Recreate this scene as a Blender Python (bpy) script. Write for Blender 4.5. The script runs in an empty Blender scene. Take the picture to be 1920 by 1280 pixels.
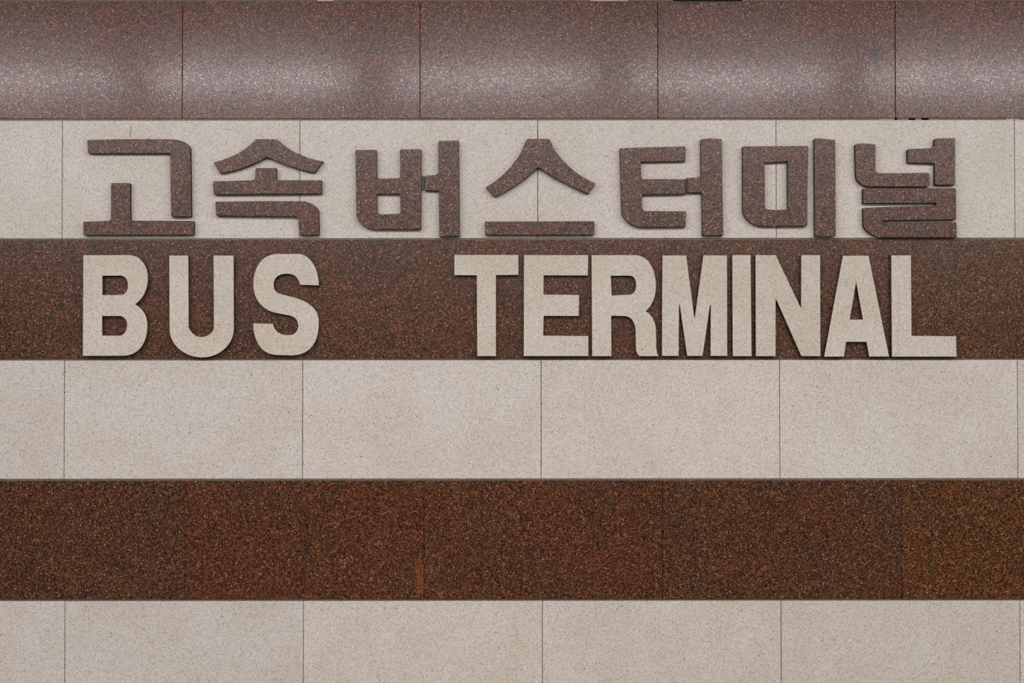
import bpy, bmesh, math, random
from mathutils import Vector, Matrix, Euler
random.seed(7)
SC = bpy.context.scene
COL = SC.collection

# ------------------------------------------------------------------ camera
DIST = 4.5                       # camera to wall front (wall front is the plane y = 0)
PXM = 744.6                      # photo pixels per metre on the wall
FPX = PXM * DIST
CAM_Z = 1.6
cam_d = bpy.data.cameras.new('camera')
cam_d.sensor_width = 36.0
cam_d.lens = 36.0 * FPX / 1920.0
cam = bpy.data.objects.new('camera', cam_d)
COL.objects.link(cam)
cam.location = (0, -DIST, CAM_Z)
cam.rotation_euler = Euler((math.radians(91.1), math.radians(0.04), 0), 'XYZ')
SC.camera = cam

# ------------------------------------------------------------------ world / view
w = bpy.data.worlds.new('concourse_ambient')
SC.world = w
w.use_nodes = True
w.node_tree.nodes['Background'].inputs[0].default_value = (1.0, 0.96, 0.92, 1)
w.node_tree.nodes['Background'].inputs[1].default_value = 0.5
SC.cycles.max_bounces = 5
SC.cycles.diffuse_bounces = 3
SC.cycles.glossy_bounces = 2
SC.cycles.use_denoising = False
SC.cycles.use_adaptive_sampling = False
SC.cycles.sample_clamp_indirect = 1.5
SC.view_settings.view_transform = 'Standard'
SC.view_settings.look = 'None'
SC.view_settings.gamma = 1.0
SC.view_settings.use_curve_mapping = False
SC.view_settings.exposure = 0.0
FAR_LAMP = 30.5      # radiance of the long lamps over the concourse
NEAR_LAMP = 42.0     # radiance of the short wall-washers by the sign
NEAR_W = 0.085

CAM_R = cam.rotation_euler.to_matrix()
CAM_P = Vector(cam.location)
def on_wall(u, v, depth=0.0):
    """photo pixel -> (x, z) on the plane y = -depth of the wall"""
    d = CAM_R @ Vector(((u - 960) / FPX, (640 - v) / FPX, -1))
    t = (-depth - CAM_P.y) / d.y
    p = CAM_P + d * t
    return p.x, p.z

# ------------------------------------------------------------------ node helpers
class NT:
    def __init__(s, name):
        s.m = bpy.data.materials.new(name)
        s.m.use_nodes = True
        s.t = s.m.node_tree
        s.b = s.t.nodes['Principled BSDF']
    def n(s, typ, **kw):
        nd = s.t.nodes.new(typ)
        for k, v in kw.items():
            setattr(nd, k, v)
        return nd
    def l(s, a, b):
        s.t.links.new(a, b)
    def val(s, sock, v):
        if hasattr(v, 'is_linked') or isinstance(v, bpy.types.NodeSocket):
            s.l(v, sock)
        else:
            sock.default_value = v
    def math(s, op, a, b=0.0, c=0.0, clamp=False):
        nd = s.n('ShaderNodeMath', operation=op, use_clamp=clamp)
        s.val(nd.inputs[0], a); s.val(nd.inputs[1], b); s.val(nd.inputs[2], c)
        return nd.outputs[0]
    def mix(s, f, a, b, mode='MIX'):
        nd = s.n('ShaderNodeMix', data_type='RGBA', blend_type=mode)
        s.val(nd.inputs['Factor'], f)
        for k, v in ((6, a), (7, b)):
            if isinstance(v, tuple):
                nd.inputs[k].default_value = (*v, 1)
            else:
                s.l(v, nd.inputs[k])
        return nd.outputs[2]
    def ramp(s, f, stops, interp='LINEAR'):
        nd = s.n('ShaderNodeValToRGB')
        r = nd.color_ramp; r.interpolation = interp
        while len(r.elements) < len(stops):
            r.elements.new(0.5)
        for e, (p, c) in zip(r.elements, stops):
            e.position = p; e.color = (*c, 1)
        s.l(f, nd.inputs[0])
        return nd.outputs[0]
    def smooth(s, v, lo, hi):
        nd = s.n('ShaderNodeMapRange', interpolation_type='SMOOTHSTEP')
        s.val(nd.inputs[0], v)
        nd.inputs[1].default_value = lo; nd.inputs[2].default_value = hi
        return nd.outputs[0]
    def coords(s):
        tc = s.n('ShaderNodeTexCoord'); oi = s.n('ShaderNodeObjectInfo')
        s.oi = oi
        add = s.n('ShaderNodeVectorMath', operation='MULTIPLY_ADD')
        cm = s.n('ShaderNodeCombineXYZ')
        for i, k in enumerate((37.0, 53.0, 71.0)):
            s.l(s.math('MULTIPLY', oi.outputs['Random'], k), cm.inputs[i])
        s.l(tc.outputs['Object'], add.inputs[0]); add.inputs[1].default_value = (1, 1, 1)
        s.l(cm.outputs[0], add.inputs[2])
        # grain lies in the face of the slab (x across, z up)
        sp = s.n('ShaderNodeSeparateXYZ'); s.l(add.outputs[0], sp.inputs[0])
        c2 = s.n('ShaderNodeCombineXYZ')
        s.l(s.math('ADD', sp.outputs[0], sp.outputs[1]), c2.inputs[0]); s.l(sp.outputs[2], c2.inputs[1])
        return c2.outputs[0]
    def noise(s, vec, scale, detail=2.0, rough=0.5):
        nd = s.n('ShaderNodeTexNoise', noise_dimensions='2D')
        s.l(vec, nd.inputs['Vector']); nd.inputs['Scale'].default_value = scale
        nd.inputs['Detail'].default_value = detail; nd.inputs['Roughness'].default_value = rough
        return nd.outputs['Fac']
    def voro(s, vec, scale, feature='F1'):
        nd = s.n('ShaderNodeTexVoronoi', feature=feature, voronoi_dimensions='2D')
        s.l(vec, nd.inputs['Vector']); nd.inputs['Scale'].default_value = scale
        return nd
    def stain(s, u0, v0, u1, v1, scale=120.0, soft=0.5, edge=0.9):
        """soft ragged patch fixed to a place on the wall, corners given where it sits"""
        x0, z0 = on_wall(u0, v0); x1, z1 = on_wall(u1, v1)
        g = s.n('ShaderNodeNewGeometry'); sp = s.n('ShaderNodeSeparateXYZ')
        s.l(g.outputs['Position'], sp.inputs[0])
        a = s.math('DIVIDE', s.math('SUBTRACT', sp.outputs[0], (x0 + x1) / 2), abs(x1 - x0) / 2)
        b = s.math('DIVIDE', s.math('SUBTRACT', sp.outputs[2], (z0 + z1) / 2), abs(z1 - z0) / 2)
        m = s.math('MAXIMUM', s.math('ABSOLUTE', a), s.math('ABSOLUTE', b))
        r = s.math('SQRT', s.math('ADD', s.math('MULTIPLY', a, a), s.math('MULTIPLY', b, b)))
        d = s.math('MULTIPLY', s.math('ADD', m, r), 0.5)
        c2 = s.n('ShaderNodeCombineXYZ'); s.l(sp.outputs[0], c2.inputs[0]); s.l(sp.outputs[2], c2.inputs[1])
        nz = s.noise(c2.outputs[0], scale, 3.0, 0.6)
        d = s.math('ADD', d, s.math('MULTIPLY', s.math('SUBTRACT', nz, 0.5), 1.6))
        inv = s.smooth(d, edge - soft, edge + soft)
        return s.math('SUBTRACT', 1.0, inv)

def granite(name, rough=0.24, spec=0.5, gain=1.0, coat=0.0):
    t = NT(name); v = t.coords()
    va = t.voro(v, 430.0); vb = t.voro(v, 370.0); vc = t.voro(v, 165.0)
    sa = t.n('ShaderNodeSeparateColor'); t.l(va.outputs['Color'], sa.inputs[0])
    sb = t.n('ShaderNodeSeparateColor'); t.l(vb.outputs['Color'], sb.inputs[0])
    sc_ = t.n('ShaderNodeSeparateColor'); t.l(vc.outputs['Color'], sc_.inputs[0])
    big = t.noise(v, 6.0, 3.0, 0.6)
    warm = t.ramp(sa.outputs[0], [(0.0, (0.026, 0.007, 0.003)), (0.30, (0.072, 0.020, 0.007)),
                                  (0.60, (0.120, 0.043, 0.018)), (0.86, (0.172, 0.076, 0.038)),
                                  (1.0, (0.205, 0.108, 0.064))])
    cool = t.ramp(sa.outputs[0], [(0.0, (0.020, 0.008, 0.004)), (0.30, (0.052, 0.022, 0.011)),
                                  (0.60, (0.090, 0.042, 0.022)), (0.86, (0.140, 0.074, 0.044)),
                                  (1.0, (0.19, 0.11, 0.072))])
    # neighbouring grains share a tint, so patches read redder or browner
    tone = t.math('ADD', t.math('MULTIPLY', big, 1.0), t.math('MULTIPLY', sc_.outputs[1], 0.35))
    tone = t.math('ADD', tone, t.math('MULTIPLY', t.noise(v, 48.0, 1.0), 0.9))
    c = t.mix(t.smooth(tone, 0.90, 1.35), cool, warm)
    # small black mineral grains between the feldspar
    dark = t.math('MULTIPLY', t.smooth(vb.outputs['Distance'], 0.66, 0.42),
                  t.math('LESS_THAN', sb.outputs[1], 0.42))
    c = t.mix(t.math('MULTIPLY', dark, 0.92), c, (0.007, 0.002, 0.0008))
    # scattered pale crystals
    pale = t.math('MULTIPLY', t.smooth(vc.outputs['Distance'], 0.30, 0.16),
                  t.math('GREATER_THAN', sc_.outputs[0], 0.945))
    c = t.mix(t.math('MULTIPLY', pale, 0.8), c, (0.50, 0.30, 0.22))
    c = t.mix(1.0, c, t.oi.outputs['Color'], 'MULTIPLY')
    if gain != 1.0:
        c = t.mix(1.0, c, (gain, gain, gain), 'MULTIPLY')
    if name == 'brown_granite':
        o = t.math('MULTIPLY', t.stain(778, 1040, 796, 1126, 75.0, 0.22, 0.76), t.math('GREATER_THAN', sb.outputs[2], 0.22))
        c = t.mix(t.math('MULTIPLY', o, 0.72), c, (0.21, 0.056, 0.012))
        d = t.stain(1629, 92, 1651, 118, 90.0, 0.4, 1.0)
        c = t.mix(t.math('MULTIPLY', d, 0.85), c, (0.028, 0.012, 0.006))
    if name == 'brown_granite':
        d = t.stain(1255, -14, 1400, 7, 40.0, 0.3, 0.9)  # black shadow with dirt along the top edge, painted into the colour
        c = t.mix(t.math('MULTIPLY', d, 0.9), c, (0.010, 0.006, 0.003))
    t.l(c, t.b.inputs['Base Color'])
    # polish differs from grain to grain and from place to place
    rr = t.math('ADD', t.math('MULTIPLY', sb.outputs[2], 0.12), rough - 0.06)
    rr = t.math('ADD', rr, t.math('MULTIPLY', t.math('SUBTRACT', t.noise(v, 4.0, 2.0), 0.5), 0.12))
    t.l(rr, t.b.inputs['Roughness'])
    t.b.inputs['Specular IOR Level'].default_value = spec
    # polished film over the harder grains
    if coat:
        hard = t.math('ADD', t.math('MULTIPLY', t.math('GREATER_THAN', sb.outputs[0], 0.93), 0.55), 0.20)
        t.l(t.math('MULTIPLY', hard, coat), t.b.inputs['Coat Weight'])
        t.b.inputs['Coat Roughness'].default_value = 0.12
    bm_ = t.n('ShaderNodeBump'); bm_.inputs['Strength'].default_value = 0.10
    bm_.inputs['Distance'].default_value = 0.0004
    t.l(sa.outputs[1], bm_.inputs['Height']); t.l(bm_.outputs[0], t.b.inputs['Normal'])
    return t.m

def beige(name, pits=0.06, rough=0.38, base=(0.626, 0.561, 0.508), spec=0.45):
    t = NT(name); v = t.coords()
    va = t.voro(v, 400.0); vb = t.voro(v, 230.0); vc = t.voro(v, 32.0); vd = t.voro(v, 420.0)
    sa = t.n('ShaderNodeSeparateColor'); t.l(va.outputs['Color'], sa.inputs[0])
    sb = t.n('ShaderNodeSeparateColor'); t.l(vb.outputs['Color'], sb.inputs[0])
    sc_ = t.n('ShaderNodeSeparateColor'); t.l(vc.outputs['Color'], sc_.inputs[0])
    sd = t.n('ShaderNodeSeparateColor'); t.l(vd.outputs['Color'], sd.inputs[0])
    big = t.noise(v, 5.0, 3.0, 0.55)
    lo = tuple(x * k for x, k in zip(base, (0.84, 0.825, 0.80)))
    hi = tuple(min(1, x * k) for x, k in zip(base, (1.12, 1.125, 1.13)))
    c = t.mix(sa.outputs[0], lo, hi)
    c = t.mix(t.smooth(big, 0.3, 0.7), t.mix(1.0, c, (0.93, 0.915, 0.87), 'MULTIPLY'), c)
    # fine brown-grey grains
    f = t.math('MULTIPLY', t.smooth(vd.outputs['Distance'], 0.5, 0.2), t.math('LESS_THAN', sd.outputs[0], 0.30))
    c = t.mix(t.math('MULTIPLY', f, 0.52), c, (0.25, 0.195, 0.145))
    f = t.math('MULTIPLY', t.smooth(vb.outputs['Distance'], 0.36, 0.16), t.math('LESS_THAN', sb.outputs[0], 0.10))
    c = t.mix(t.math('MULTIPLY', f, 0.75), c, (0.14, 0.105, 0.075))
    # few small black pits
    f = t.math('MULTIPLY', t.smooth(vc.outputs['Distance'], 0.058, 0.03), t.math('LESS_THAN', sc_.outputs[0], pits))
    c = t.mix(f, c, (0.02, 0.013, 0.01))
    c = t.mix(1.0, c, t.oi.outputs['Color'], 'MULTIPLY')
    if name == 'beige_stone':
        o = t.stain(1524, 680, 1560, 790, 60.0, 0.3, 0.8)
        f2 = t.math('MULTIPLY', t.smooth(vd.outputs['Distance'], 0.5, 0.2), t.math('LESS_THAN', sd.outputs[1], 0.10))
        c = t.mix(t.math('MULTIPLY', t.math('MULTIPLY', o, f2), 0.8), c, (0.12, 0.09, 0.07))
    t.l(c, t.b.inputs['Base Color'])
    rr = t.math('ADD', t.math('MULTIPLY', sa.outputs[2], 0.14), rough - 0.07)
    t.l(rr, t.b.inputs['Roughness'])
    t.b.inputs['Specular IOR Level'].default_value = spec
    bm_ = t.n('ShaderNodeBump'); bm_.inputs['Strength'].default_value = 0.15
    bm_.inputs['Distance'].default_value = 0.0004
    t.l(sa.outputs[1], bm_.inputs['Height']); t.l(bm_.outputs[0], t.b.inputs['Normal'])
    return t.m

def plain(name, a, b, scale, rough=0.8):
    t = NT(name); v = t.coords()
    c = t.mix(t.noise(v, scale, 4.0, 0.65), a, b)
    c = t.mix(1.0, c, t.oi.outputs['Color'], 'MULTIPLY')
    t.l(c, t.b.inputs['Base Color']); t.b.inputs['Roughness'].default_value = rough
    return t.m

M = {
    'granite': granite('brown_granite', rough=0.26, spec=0.26, coat=0.5),
    'granite_letter': granite('brown_granite_letter', rough=0.32, spec=0.30),
    'beige': beige('beige_stone'),
    'beige_letter': beige('beige_stone_letter', pits=0.02, rough=0.45, base=(0.598, 0.528, 0.452)),
    'grout': plain('grey_grout', (0.10, 0.085, 0.07), (0.24, 0.205, 0.17), 90.0),
    'mortar': plain('dark_mortar_bed', (0.035, 0.03, 0.026), (0.07, 0.06, 0.05), 30.0),
    'ceiling': plain('ceiling_paint', (0.66, 0.65, 0.63), (0.72, 0.71, 0.69), 3.0),
    'floor': plain('floor_stone', (0.07, 0.062, 0.055), (0.11, 0.098, 0.088), 120.0, 0.5),
    'far': plain('far_wall_stone', (0.04, 0.034, 0.03), (0.07, 0.06, 0.052), 20.0, 0.6),
    'metal': plain('white_enamel', (0.70, 0.70, 0.69), (0.76, 0.76, 0.75), 10.0, 0.4),
    'pencil': plain('blue_grey_pencil', (0.10, 0.115, 0.13), (0.22, 0.24, 0.26), 400.0),
    'scrawl': plain('brown_scrawl', (0.13, 0.10, 0.08), (0.24, 0.19, 0.15), 300.0),
    'edge_brown': plain('shadow_edge_brown', (0.016, 0.008, 0.005), (0.034, 0.018, 0.011), 200.0),  # letter sides: edge shadow put into the colour, also for beige
    'edge_beige': plain('shadow_edge_beige', (0.05, 0.036, 0.026), (0.12, 0.092, 0.07), 200.0),
    'fill': plain('brown_joint_fill', (0.085, 0.042, 0.027), (0.16, 0.09, 0.06), 300.0),
    'glue': plain('blue_grey_glue', (0.07, 0.07, 0.075), (0.13, 0.13, 0.135), 200.0, 0.5),
}
for key, nm, st in (('tube', 'lit_diffuser', FAR_LAMP), ('near', 'lit_diffuser_washer', NEAR_LAMP)):
    t = NT(nm)
    t.b.inputs['Base Color'].default_value = (0.8, 0.8, 0.8, 1)
    t.b.inputs['Emission Color'].default_value = (0.985, 0.98, 1.0, 1)
    t.b.inputs['Emission Strength'].default_value = st
    t.m.cycles.emission_sampling = 'FRONT'
    M[key] = t.m

# ------------------------------------------------------------------ mesh helpers
def link(name, me, mat, parent=None, loc=(0, 0, 0)):
    o = bpy.data.objects.new(name, me)
    COL.objects.link(o)
    if mat and not me.materials:
        me.materials.append(M[mat])
    o.location = loc
    if parent:
        o.parent = parent
    return o
def box_mesh(name, x0, x1, y0, y1, z0, z1, bevel=0.0):
    bm = bmesh.new()
    bmesh.ops.create_cube(bm, size=1.0)
    for v in bm.verts:
        v.co = Vector(((x0 + x1) / 2 + v.co.x * (x1 - x0), (y0 + y1) / 2 + v.co.y * (y1 - y0), (z0 + z1) / 2 + v.co.z * (z1 - z0)))
    if bevel:
        bmesh.ops.bevel(bm, geom=list(bm.edges), offset=bevel, segments=1, affect='EDGES')
    me = bpy.data.meshes.new(name)
    bm.to_mesh(me); bm.free()
    return me
def struct(o, label):
    o['kind'] = 'structure'; o['label'] = label
    return o

# ------------------------------------------------------------------ hall shell
CEIL = 2.80
HX, HY = 8.0, -13.0
struct(link('floor', box_mesh('floor', -HX, HX, HY, 0.05, -0.1, 0.0), 'floor'), 'grey stone floor of the concourse')
struct(link('ceiling', box_mesh('ceiling', -HX, HX, HY, 0.05, CEIL, CEIL + 0.1), 'ceiling'), 'pale painted concourse ceiling')
struct(link('wall_far', box_mesh('wall_far', -HX, HX, HY - 0.15, HY, 0.0, CEIL), 'far'), 'grey stone wall across the concourse')
TILE_T = 0.020
wall = struct(link('wall_back', box_mesh('wall_back', -HX, HX, TILE_T, TILE_T + 0.15, 0.0, CEIL), 'mortar'),
              'wall of alternating brown granite and beige stone bands')

# ------------------------------------------------------------------ tiles: rows of slabs, each a part of the wall
# (photo y of the upper edge, lower edge, stone, photo x of the joints seen in that row)
ROWS = [
    (-221, -2.5, 'beige', [113, 559, 1005, 1451, 1898]),
    (2.2, 221.8, 'granite', [342, 787.6, 1233.2, 1678.6]),
    (225.4, 446.4, 'beige', [116.5, 562, 1008.3, 1455.3, 1902.8]),
    (449.8, 671.4, 'granite', [342.5, 789.4, 1236, 1683]),
    (675.0, 897.0, 'beige', [120.2, 567.3, 1014.7, 1462, 1908.4]),
    (900.8, 1122.4, 'granite', [347, 795, 1242.6, 1690.5]),
    (1126.0, 1347, 'beige', [121.2, 568.8, 1017, 1464.8, 1913]),
    (1350.6, 1572, 'granite', [345, 794, 1243, 1692]),
    (1575.6, 1798, 'beige', [122, 571, 1020, 1469, 1918]),
]
TINT = {  # slab tones, some with sheen or reflected light painted in
    (1, -1): (1.44, 1.18, 1.27), (1, 0): (1.50, 1.18, 1.27), (1, 1): (1.45, 1.18, 1.27), (1, 2): (1.45, 1.19, 1.28), (1, 3): (1.47, 1.20, 1.28), (1, 4): (1.50, 1.20, 1.29), (1, 5): (1.47, 1.18, 1.27),  # top band: pinkish sheen partly carried in the slab colour
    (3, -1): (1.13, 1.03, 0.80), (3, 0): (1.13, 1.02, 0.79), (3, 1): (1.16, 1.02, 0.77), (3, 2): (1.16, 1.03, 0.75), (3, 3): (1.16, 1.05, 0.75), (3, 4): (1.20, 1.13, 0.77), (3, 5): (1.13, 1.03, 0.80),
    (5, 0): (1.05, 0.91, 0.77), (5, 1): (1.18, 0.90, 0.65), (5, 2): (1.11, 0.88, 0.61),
    (5, 3): (1.07, 0.91, 0.63), (5, 4): (1.20, 1.06, 0.63),  # right-end slab: yellowish reflection painted in as a tint
    (2, 0): (1.0, 1.0, 1.0), (2, 4): (1.0, 1.0, 0.97), (4, 0): (0.98, 0.98, 0.99), (4, 3): (1.02, 1.01, 0.99),
    (4, 4): (1.0, 1.0, 0.98), (6, 0): (0.96, 0.96, 0.97), (6, 1): (0.96, 0.96, 0.96), (6, 2): (0.98, 0.97, 0.95),
    (6, 3): (0.96, 0.955, 0.94), (6, 4): (0.95, 0.945, 0.92),
}
GAPS = [0.0014, 0.0010, 0.0013, 0.0005, 0.0013, 0.0007, 0.0014, 0.001, 0.001]
tiles = {}
edges = []
for r, (v0, v1, kind, seams) in enumerate(ROWS):
    vm = (v0 + v1) / 2
    pitch = (seams[-1] - seams[0]) / (len(seams) - 1)
    xs = [seams[0] - 2 * pitch, seams[0] - pitch] + seams + [seams[-1] + pitch, seams[-1] + 2 * pitch]
    X = [on_wall(u, vm)[0] for u in xs]
    zt = min(on_wall(960, v0)[1], CEIL - 0.003); zb = on_wall(960, v1)[1]
    edges.append((zt, zb))
    GAP = GAPS[r]
    for k in range(len(X) - 1):
        xa, xb = X[k] + GAP / 2, X[k + 1] - GAP / 2
        cx = (xa + xb) / 2
        me = box_mesh('tile', xa - cx, xb - cx, 0, TILE_T, 0, zt - zb, 0.0007)
        o = link('tile', me, kind, wall, (cx, random.uniform(0.0, 0.0005), zb))
        tl = 0.10
        o.rotation_euler = (math.radians(random.uniform(-tl, tl)), 0, math.radians(random.uniform(-tl, tl) * 0.6))
        j = random.uniform(0.985, 1.015)
        tn = TINT.get((r, k - 1), (1, 1, 1))
        o.color = (tn[0] * j, tn[1] * j, tn[2] * j, 1)
        tiles[(r, k - 1)] = o
        if r == 3 and k:      # upright joints of this band are filled flush with brown grout
            link('joint_fill', box_mesh('joint_fill', X[k] - GAP / 2 - 0.0004, X[k] + GAP / 2 + 0.0004, 0.0006, TILE_T, zb, zt), 'fill', wall)

# ------------------------------------------------------------------ grout in the bed joints (uneven, missing in places)
def grout_mesh(xa, xb, z0, z1, depth, seed, step=0.012, rag=0.0006):
    rnd = random.Random(seed)
    n = max(2, int((xb - xa) / step))
    bm = bmesh.new()
    rows = []
    ya = depth
    for i in range(n + 1):
        x = xa + (xb - xa) * i / n
        ya += (depth - ya) * 0.3 + rnd.uniform(-rag, rag)
        a = bm.verts.new((x, TILE_T, z1)); b = bm.verts.new((x, ya + 0.0006, z1))
        c = bm.verts.new((x, ya - 0.0004, (z0 + z1) / 2)); d = bm.verts.new((x, ya, z0)); e = bm.verts.new((x, TILE_T, z0))
        rows.append((a, b, c, d, e))
    for p, q in zip(rows, rows[1:]):
        for i in range(4):
            bm.faces.new((p[i], p[i + 1], q[i + 1], q[i]))
    bm.faces.new(rows[0]); bm.faces.new(rows[-1][::-1])
    bmesh.ops.recalc_face_normals(bm, faces=bm.faces)
    me = bpy.data.meshes.new('grout'); bm.to_mesh(me); bm.free()
    return me
BED_TONE = [(1.0, 0.95, 0.85), (1.15, 1.0, 0.8), (0.95, 0.95, 0.95), (0.62, 0.58, 0.58), (0.72, 0.72, 0.74), (0.5, 0.42, 0.38), (0.8, 0.8, 0.8), (0.8, 0.8, 0.8)]
def px(u, v):
    return on_wall(u, v)[0]
for r in range(len(ROWS) - 1):
    z1 = edges[r][1]; z0 = edges[r + 1][0]
    v = ROWS[r][1]
    gaps = []
    if r == 1:
        gaps = [(1678, 1683), (1704, 1717), (1728, 1742)]
    if r == 0:
        gaps = [(1262, 1392)]
    cur = -2.7
    for (a, b) in gaps + [(None, None)]:
        end = px(a, v) if a else 2.7
        o = link('grout', grout_mesh(cur, end, z0, z1, 0.0022, r * 10 + len(gaps)), 'grout', wall)
        o.color = (*BED_TONE[r], 1)
        if b:
            cur = px(b, v)
# pale loose flakes of mortar in the upper bed joints
for (r, a, b, tone) in ((1, 1648, 1677, 2.3), (1, 1687, 1703, 1.6), (1, 1717.5, 1727, 2.0), (1, 1743, 1760, 1.7), (1, 1886, 1912, 3.0),
                        (0, 595, 626, 3.4), (0, 1107, 1176, 3.4), (2, 655, 663, 2.2), (2, 734, 752, 2.6), (2, 806, 814, 2.4), (2, 594, 598, 2.6)):
    v = ROWS[r][1]
    z1 = edges[r][1]; z0 = edges[r + 1][0]
    k = 0.6 if r == 2 else 0.25
    o = link('mortar_flake', grout_mesh(px(a, v), px(b, v), z0 + (z1 - z0) * 0.1, z1 - (z1 - z0) * k, 0.0008, a, 0.006, 0.0004), 'grout', wall)
    o.color = (tone, tone * 0.98, tone * 0.95, 1)

# ------------------------------------------------------------------ small marks on the slabs
def stroke(name, pts, width, mat, tile, depth=0.0):
    """thin hand-drawn line lying on a slab, points in photo pixels"""
    bm = bmesh.new(); q = [Vector((on_wall(u, v, depth)[0], -depth, on_wall(u, v, depth)[1])) for u, v in pts]
    prev = None
    for i, p in enumerate(q):
        d = (q[min(i + 1, len(q) - 1)] - q[max(i - 1, 0)]).normalized()
        nrm = Vector((-d.z, 0, d.x)) * width / 2
        ring = [bm.verts.new(p + nrm + Vector((0, -0.0001, 0))), bm.verts.new(p + Vector((0, -0.0003, 0))), bm.verts.new(p - nrm + Vector((0, -0.0001, 0)))]
        if prev:
            for k in range(2):
                bm.faces.new((prev[k], prev[k + 1], ring[k + 1], ring[k]))
        prev = ring
    off = tile.location
    for vv in bm.verts:
        vv.co -= Vector((off.x, 0, off.z))
    me = bpy.data.meshes.new(name); bm.to_mesh(me); bm.free()
    o = link(name, me, mat, tile)
    return o
stroke('pencil_mark', [(246, 237), (245.8, 242), (244.6, 247), (244.3, 252), (243.4, 256.5)], 0.0021, 'pencil', tiles[(2, 1)])['label'] = 'blue-grey pencil line'
stroke('pencil_mark', [(424.6, 263), (423.6, 269.5)], 0.0012, 'pencil', tiles[(2, 1)])['label'] = 'short blue-grey pencil tick'
stroke('scrawl', [(1012.6, 401), (1010.8, 404.5), (1012.2, 408), (1015.2, 406.5), (1015, 402.5), (1012.8, 401.2)], 0.0008, 'scrawl', tiles[(2, 3)])['label'] = 'small looped brown scrawl'

# ------------------------------------------------------------------ raised letters
S = 260.0 / 1513.0
def flatten(path):
    """path items: (x, y) corner, (x, y, r) rounded corner, ('b', c1x, c1y, c2x, c2y, x, y) bezier to a point"""
    base = []
    for it in path:
        if it[0] == 'b':
            p0 = base[-1][:2]; c1 = it[1:3]; c2 = it[3:5]; p1 = it[5:7]
            for i in range(1, 15):
                a = i / 14; b = 1 - a
                base.append((b**3 * p0[0] + 3 * b * b * a * c1[0] + 3 * b * a * a * c2[0] + a**3 * p1[0],
                             b**3 * p0[1] + 3 * b * b * a * c1[1] + 3 * b * a * a * c2[1] + a**3 * p1[1], 0))
        else:
            base.append((it[0], it[1], it[2] if len(it) > 2 else 0))
    out = []
    n = len(base)
    for i, (x, y, r) in enumerate(base):
        if not r:
            out.append((x, y)); continue
        p = Vector((x, y)); a = Vector(base[i - 1][:2]) - p; b = Vector(base[(i + 1) % n][:2]) - p
        k = min(r, a.length * 0.45, b.length * 0.45)
        a = p + a.normalized() * k; b = p + b.normalized() * k
        for j in range(5):
            s_ = j / 4
            q = a * (1 - s_)**2 + p * 2 * s_ * (1 - s_) + b * s_ * s_
            out.append((q.x, q.y))
    res = [out[0]]
    for q in out[1:]:
        if (q[0] - res[-1][0])**2 + (q[1] - res[-1][1])**2 > 1.0:
            res.append(q)
    if (res[0][0] - res[-1][0])**2 + (res[0][1] - res[-1][1])**2 < 1.0:
        res.pop()
    return res
def to_wall(loop, ou, ov, thick):
    return [on_wall(ou + x * S, ov + y * S, thick) for x, y in loop]
def piece_mesh(name, loops, thick, bevel, mats):
    """plate with the given outline and holes, standing on the plane y = 0; loops in wall metres"""
    cu = bpy.data.curves.new(name, 'CURVE')
    cu.dimensions = '2D'; cu.fill_mode = 'BOTH'
    cu.extrude = thick / 2 - bevel; cu.bevel_depth = bevel; cu.bevel_resolution = 1; cu.offset = -bevel
    for lp in loops:
        sp = cu.splines.new('POLY'); sp.points.add(len(lp) - 1); sp.use_cyclic_u = True
        for p, (x, z) in zip(sp.points, lp):
            p.co = (x, z, 0, 1)
    tmp = bpy.data.objects.new(name, cu); COL.objects.link(tmp)
    dg = bpy.context.evaluated_depsgraph_get()
    me = bpy.data.meshes.new_from_object(tmp.evaluated_get(dg))
    bpy.data.objects.remove(tmp); bpy.data.curves.remove(cu)
    me.transform(Matrix.Translation((0, -thick / 2, 0)) @ Matrix.Rotation(math.pi / 2, 4, 'X'))
    me.name = name
    me.materials.clear()
    for mname in mats:
        me.materials.append(M[mname])
    for f in me.polygons:          # sides get the darker material that paints in edge shadow
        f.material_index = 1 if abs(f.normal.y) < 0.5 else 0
    return me

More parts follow.
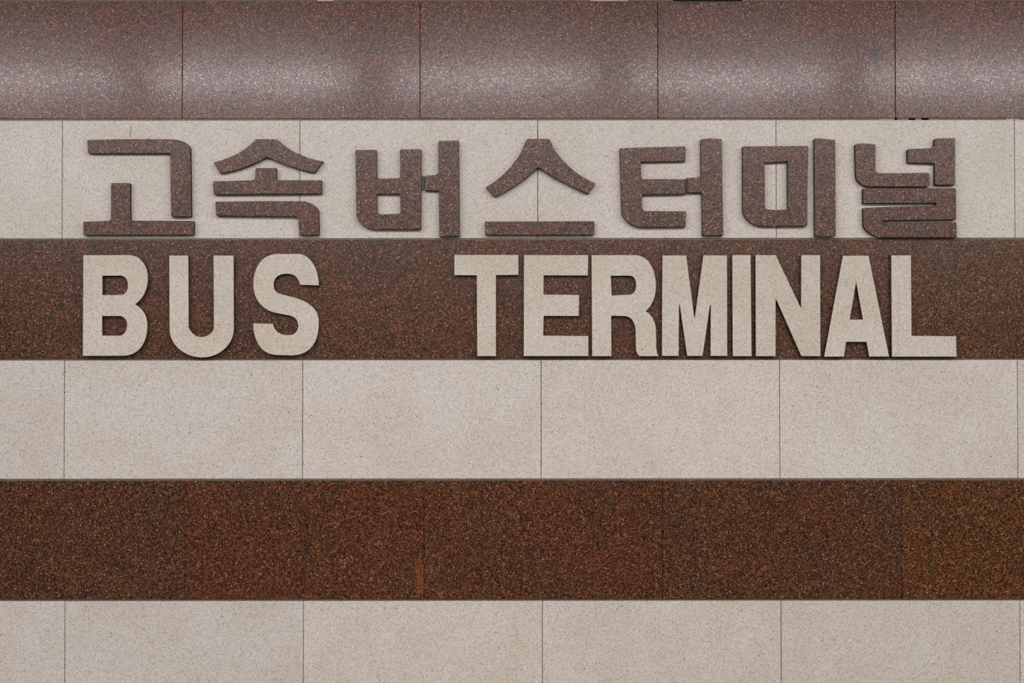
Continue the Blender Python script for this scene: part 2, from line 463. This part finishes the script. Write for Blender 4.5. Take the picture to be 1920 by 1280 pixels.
HT = 0.018       # plate thickness of the Korean letters
LT = 0.018       # plate thickness of the Latin letters
K = {
 '고': ((140, 240), [
   ('consonant', [[(138, 130, 14), (520, 121), (1050, 122), ('b', 1150, 122, 1258, 160, 1262, 240), (1272, 966, 8), (1053, 966, 10), (1041, 275), (146, 276, 10)]]),
   ('vowel', [[(95, 1023, 12), (360, 1012), (395, 1003, 12), (397, 600, 8), (604, 600, 8), (605, 1000), (622, 1011), (1300, 1012, 8), (1300, 1165, 8), (95, 1168, 10)]])]),
 '속': ((380, 240), [
   ('consonant', [[(585, 121, 8), (812, 121, 20), ('b', 880, 190, 960, 250, 1060, 288), ('b', 1130, 318, 1220, 350, 1312, 362), (1312, 364, 2), (1222, 488, 12),
                   ('b', 1100, 465, 980, 430, 870, 388), (705, 319), (690, 319), ('b', 580, 385, 420, 460, 192, 494), (118, 375, 8),
                   ('b', 250, 345, 420, 270, 500, 198)]]),
   ('vowel', [[(112, 580, 10), (520, 571), (572, 560, 15), (578, 436, 10), (803, 436, 8), (806, 552), (826, 569), (1298, 569, 6), (1298, 716, 6), (120, 725, 14)]]),
   ('final_consonant', [[(140, 803, 10), (700, 796), (1080, 798), ('b', 1180, 800, 1258, 860, 1266, 910), (1272, 1168, 8), (1056, 1168, 10), (1042, 966, 25), (146, 957, 12)]])]),
 '버': ((640, 240), [
   ('consonant', [[(154, 240, 10), (384, 237, 10), (388, 530), (402, 553), (630, 547), (643, 530), (643, 233, 12), (874, 230, 10), (870, 1104, 8), (355, 1104),
                   ('b', 255, 1100, 167, 1020, 164, 950)],
                  [(388, 718), (644, 718), (645, 932, 10), (520, 940), (415, 938), (391, 920)]]),
   ('vowel', [[(1060, 140, 14), (1283, 135, 14), (1293, 1182, 6), (1070, 1184, 6), (1064, 684), (912, 680, 8), (908, 520, 12), (1035, 512), (1058, 490), (1058, 300)]])]),
 '스': ((890, 240), [
   ('consonant', [[(572, 118, 10), (815, 118, 12), ('b', 870, 250, 930, 330, 1040, 430), ('b', 1110, 495, 1210, 555, 1316, 605), (1316, 607, 4), (1238, 720, 14),
                   ('b', 1120, 675, 980, 595, 860, 538), (692, 428), ('b', 580, 545, 430, 655, 218, 752), (122, 646, 8),
                   ('b', 320, 535, 490, 340, 550, 165)]]),
   ('vowel', [[(112, 1020, 8), (1306, 1015, 10), (1306, 1165, 14), (116, 1166, 14)]])]),
 '터': ((1140, 240), [
   ('consonant', [[(128, 220, 8), (520, 207), (846, 200, 8), (844, 360, 8), (357, 369, 4), (362, 540), (376, 556), (845, 558, 4), (845, 719, 6), (370, 727, 4), (372, 880),
                   (395, 906), (850, 908, 6), (847, 1077, 8), (350, 1081), ('b', 245, 1075, 152, 985, 148, 915)]]),
   ('vowel', [[(1012, 124, 14), (1125, 111), (1240, 122, 8), (1257, 1173, 8), (1030, 1173, 6), (1024, 704, 4), (869, 704, 4), (869, 546, 10), (990, 536), (1014, 520)]])]),
 '미': ((1370, 240), [
   ('consonant', [[(130, 200, 10), (846, 195, 18), (838, 640), (836, 1068, 18), (330, 1071), ('b', 225, 1060, 135, 980, 132, 885)],
                  [(369, 377), (621, 364), (624, 884, 6), (500, 896), (376, 884, 10)]]),
   ('vowel', [[(912, 116, 8), (970, 113), (1070, 123), (1140, 128, 8), (1147, 1180, 12), (918, 1183, 8)]])]),
 '널': ((1580, 240), [
   ('consonant', [[(136, 175, 14), (220, 166), (357, 179, 10), (357, 450), ('b', 360, 482, 380, 493, 415, 493), (942, 488, 12), (954, 560), (947, 638, 12), (265, 638),
                   ('b', 195, 620, 145, 570, 143, 515)]]),
   ('vowel', [[(1005, 114, 16), (1227, 108, 10), (1227, 620, 8), (1006, 620, 6), (1005, 384, 15), (709, 376, 8), (709, 228, 16), (960, 220), (1000, 196)]]),
   ('final_consonant', [[(221, 660, 8), (1236, 655, 22), (1239, 998, 6), (440, 1008), (440, 1022), (500, 1036), (1242, 1028, 6), (1244, 1193, 8), (405, 1193),
                   ('b', 330, 1180, 228, 1115, 226, 1055), (222, 870, 10), (600, 855), (1020, 846), (1022, 816), (223, 820)]])]),
}
K_LABEL = {
 '고': 'brown granite Korean syllable 고 above the beige letter B',
 '속': 'brown granite Korean syllable 속 with roof-shaped top, above the beige letter S',
 '버': 'brown granite Korean syllable 버 over the blank gap between the two English words',
 '스': 'brown granite Korean syllable 스, wide roof stroke over one flat bar',
 '터': 'brown granite Korean syllable 터 with E-like left piece, above the letter R',
 '미': 'brown granite Korean syllable 미, closed box beside a plain upright bar',
 '널': 'brown granite Korean syllable 널, rightmost and densest, above the letter L',
}
for ch, ((ou, ov), parts) in K.items():
    built = []
    for pname, loops in parts:
        built.append((pname, [to_wall(flatten(lp), ou, ov, HT) for lp in loops]))
    ax = [p[0] for _, ls in built for lp in ls for p in lp]; az = [p[1] for _, ls in built for lp in ls for p in lp]
    cx, cz = (min(ax) + max(ax)) / 2, min(az)
    root = bpy.data.objects.new('korean_letter', None); COL.objects.link(root)
    root.empty_display_size = 0.05
    root.location = (cx, 0, cz)
    root['label'] = K_LABEL[ch]; root['category'] = 'letter'; root['group'] = 'raised Korean letters of the sign'
    for pname, ls in built:
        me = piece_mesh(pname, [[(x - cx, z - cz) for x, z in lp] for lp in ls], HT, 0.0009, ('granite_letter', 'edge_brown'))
        o = link(pname, me, 'granite_letter', root)
        j = random.uniform(0.97, 1.03); o.color = (1.28 * j, 1.27 * j, 1.36 * j, 1)
    if ch == '터':   # grey glue bridging the two pieces
        x0, z0 = on_wall(ou + 846 * S, ov + 716 * S); x1, z1 = on_wall(ou + 868 * S, ov + 548 * S)
        link('glue_strip', box_mesh('glue_strip', x0 - cx, x1 - cx, -0.010, -0.0002, z0 - cz, z1 - cz, 0.0008), 'glue', root)['label'] = 'grey glue strip'
    if ch == '버':
        x0, z0 = on_wall(ou + 874 * S, ov + 676 * S); x1, z1 = on_wall(ou + 906 * S, ov + 524 * S)
        link('glue_strip', box_mesh('glue_strip', x0 - cx, x1 - cx, -0.006, -0.0002, z0 - cz, z1 - cz, 0.0008), 'glue', root)['label'] = 'grey glue strip'

LAT = [
 ('B', (130, 460), [[(152, 105), (650, 105), ('b', 780, 105, 856, 225, 857, 345), ('b', 857, 480, 810, 575, 717, 642), ('b', 805, 690, 852, 770, 852, 870),
                     ('b', 852, 1080, 745, 1200, 590, 1204), (147, 1204)],
                    [(360, 330), (560, 330), ('b', 612, 332, 640, 380, 638, 440), ('b', 636, 505, 600, 540, 555, 540), (361, 541)],
                    [(357, 770), (550, 770), ('b', 602, 775, 631, 820, 630, 870), ('b', 625, 940, 592, 983, 545, 983), (359, 983)]]),
 ('U', (130, 460), [[(1090, 110), (1298, 110), (1302, 890), ('b', 1330, 960, 1380, 998, 1440, 998), ('b', 1510, 998, 1570, 950, 1577, 895), (1573, 110), (1792, 110),
                     (1795, 915), ('b', 1790, 1080, 1640, 1222, 1445, 1222), ('b', 1270, 1222, 1100, 1100, 1093, 915)]]),
 ('S', (380, 460), [[(800, 93), (1070, 93), ('b', 1190, 125, 1266, 260, 1268, 436), (1062, 430), ('b', 1040, 350, 1010, 309, 920, 309), ('b', 830, 309, 775, 350, 775, 430),
                     ('b', 775, 500, 810, 522, 870, 535), (1000, 568), ('b', 1150, 610, 1268, 690, 1268, 830), ('b', 1270, 1050, 1180, 1200, 960, 1200), (800, 1195),
                     ('b', 640, 1185, 555, 1050, 550, 850), (768, 855), ('b', 780, 930, 840, 978, 930, 978), ('b', 1000, 978, 1040, 940, 1042, 880),
                     ('b', 1040, 820, 1020, 785, 950, 765), (810, 738), ('b', 660, 710, 552, 600, 552, 420), ('b', 552, 230, 650, 105, 799, 93)]]),
 ('T', (830, 460), [[(127, 103), (827, 103), (827, 322), (582, 324), (582, 1208), (377, 1208), (372, 326), (128, 324)]]),
 ('E', (830, 460), [[(887, 105), (1588.8, 105), (1584, 328), (1102, 326), (1100, 535), (1490, 540), (1484, 770), (1102, 768), (1097, 983), (1590, 988), (1590, 1207), (884, 1207)]]),
 ('R', (1030, 460), [[(460, 105), (930, 105), ('b', 1080, 105, 1163, 260, 1163, 440), ('b', 1163, 570, 1120, 650, 1052, 718), ('b', 1130, 765, 1165, 840, 1165, 960),
                      (1167, 1115), (1175, 1170), (1192, 1208), (985, 1208), ('b', 955, 1190, 945, 1150, 945, 1110), (940, 930), ('b', 935, 830, 890, 770, 810, 770), (675, 768), (678, 1208), (467, 1208)],
                     [(670, 330), (870, 330), ('b', 922, 332, 948, 370, 946, 430), ('b', 945, 500, 920, 535, 860, 537), (680, 545)]]),
 ('M', (1220, 460), [[(128, 108), (388, 108), (476, 786), (482, 786), (575, 108), (833, 108), (836, 1205), (652, 1205), (655, 650), (648, 650), (567, 1205), (398, 1205), (316, 645), (310, 645), (305, 1205), (122, 1205)]]),
 ('I', (1220, 460), [[(890, 105), (1090, 105), (1102, 1208), (895, 1208)]]),
 ('N', (1380, 460), [[(213, 105), (433, 105), (706, 678), (710, 672), (712, 105), (918, 105), (922, 1208), (714, 1208), (440, 592), (433, 592), (433, 1208), (216, 1208)]]),
 ('A', (1540, 460), [[(235, 112), (515, 110), (740, 1212), (522, 1212), (493, 1052), (270, 1052), (248, 1212), (30, 1214)], [(380, 397), (455, 808), (310, 808)]]),
 ('L', (1540, 460), [[(763, 108), (978, 108), (985, 985), (1470, 990), (1476, 1213), (770, 1213)]]),
]
L_LABEL = {
 'B': 'raised beige stone letter B, first letter of BUS',
 'U': 'raised beige stone letter U, middle letter of BUS',
 'S': 'raised beige stone letter S, last letter of BUS',
 'T': 'raised beige stone letter T, first letter of TERMINAL',
 'E': 'raised beige stone letter E between T and R of TERMINAL',
 'R': 'raised beige stone letter R between E and M of TERMINAL',
 'M': 'raised beige stone letter M between R and I of TERMINAL',
 'I': 'raised beige stone letter I, narrow bar between M and N of TERMINAL',
 'N': 'raised beige stone letter N between I and A of TERMINAL',
 'A': 'raised beige stone letter A between N and L of TERMINAL',
 'L': 'raised beige stone letter L, last letter of TERMINAL',
}
for ch, (ou, ov), loops in LAT:
    ls = [to_wall(flatten(lp), ou, ov, LT) for lp in loops]
    ax = [p[0] for lp in ls for p in lp]; az = [p[1] for lp in ls for p in lp]
    cx, cz = (min(ax) + max(ax)) / 2, min(az)
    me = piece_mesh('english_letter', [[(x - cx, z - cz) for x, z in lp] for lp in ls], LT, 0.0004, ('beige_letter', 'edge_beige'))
    o = link('english_letter', me, 'beige_letter', None, (cx, 0, cz))
    j = random.uniform(0.985, 1.015); o.color = (j, j, j, 1)
    if ch == 'L':
        stroke('hairline_crack', [(1685.5, 530), (1684.6, 556), (1684.9, 590), (1684.0, 622), (1685.0, 648), (1684.6, 667)], 0.0003, 'scrawl', o, LT)['label'] = 'faint hairline crack'
    o['label'] = L_LABEL[ch]; o['category'] = 'letter'; o['group'] = 'raised English letters of the sign'

# ------------------------------------------------------------------ ceiling lamps that light the wall
def trough_mesh(length, wid, deep):
    """sheet-metal trough, open side down, walls flaring out"""
    bm = bmesh.new()
    prof = [(-wid / 2 - 0.02, -deep), (-wid / 2, 0.0), (wid / 2, 0.0), (wid / 2 + 0.02, -deep),
            (wid / 2 + 0.014, -deep), (wid / 2 - 0.004, -0.006), (-wid / 2 + 0.004, -0.006), (-wid / 2 - 0.014, -deep)]
    a = [bm.verts.new((-length / 2, y, z)) for y, z in prof]; b = [bm.verts.new((length / 2, y, z)) for y, z in prof]
    n = len(prof)
    for i in range(n):
        bm.faces.new((a[i], a[(i + 1) % n], b[(i + 1) % n], b[i]))
    bm.faces.new(a[::-1]); bm.faces.new(b)
    bmesh.ops.recalc_face_normals(bm, faces=bm.faces)
    me = bpy.data.meshes.new('housing'); bm.to_mesh(me); bm.free()
    return me
def panel_mesh(length, wid):
    """flat lit diffuser facing down"""
    me = bpy.data.meshes.new('diffuser')
    me.from_pydata([(-length / 2, -wid / 2, 0), (-length / 2, wid / 2, 0), (length / 2, wid / 2, 0), (length / 2, -wid / 2, 0)], [], [(0, 1, 2, 3)])
    me.update()
    return me
def lamp(name, x, y, length, wid, deep, tilt, mat, label, group):
    root = bpy.data.objects.new(name, None); COL.objects.link(root)
    root.location = (x, y, CEIL)
    root['label'] = label; root['category'] = 'lamp'; root['group'] = group
    z = -0.001
    if tilt:
        z = -0.075
        for s_ in (-1, 1):
            link('bracket', box_mesh('bracket', -0.008, 0.008, -0.015, 0.015, z + 0.004, 0.0), 'metal', root, (s_ * length * 0.3, 0, 0))
    h = link('housing', trough_mesh(length + 0.02, wid + 0.012, deep), 'metal', root, (0, 0, z))
    h.rotation_euler.x = math.radians(tilt)
    d = link('diffuser', panel_mesh(length, wid), mat, h, (0, 0, -deep * 0.8))
    return root
ORD = ['leftmost', 'second from left', 'third from left', 'middle', 'third from right', 'second from right', 'rightmost']
for k in range(7):     # a row of short wall-washers tilted towards the sign
    lamp('wall_washer', -2.755 + 0.895 * k, -2.2, 0.76, NEAR_W, 0.03, 50.0, 'near', ORD[k] + ' of the short tilted lamps in front of the sign', 'wall washers in front of the sign')
for y, wd in ((-4.6, 'just behind the wall washers'), (-7.6, 'in the middle of the concourse'), (-10.6, 'far back near the opposite wall')):
    lamp('ceiling_lamp', 0, y, 9.0, 0.30, 0.05, 0.0, 'tube', 'long white ceiling lamp ' + wd, 'long ceiling lamps of the concourse')
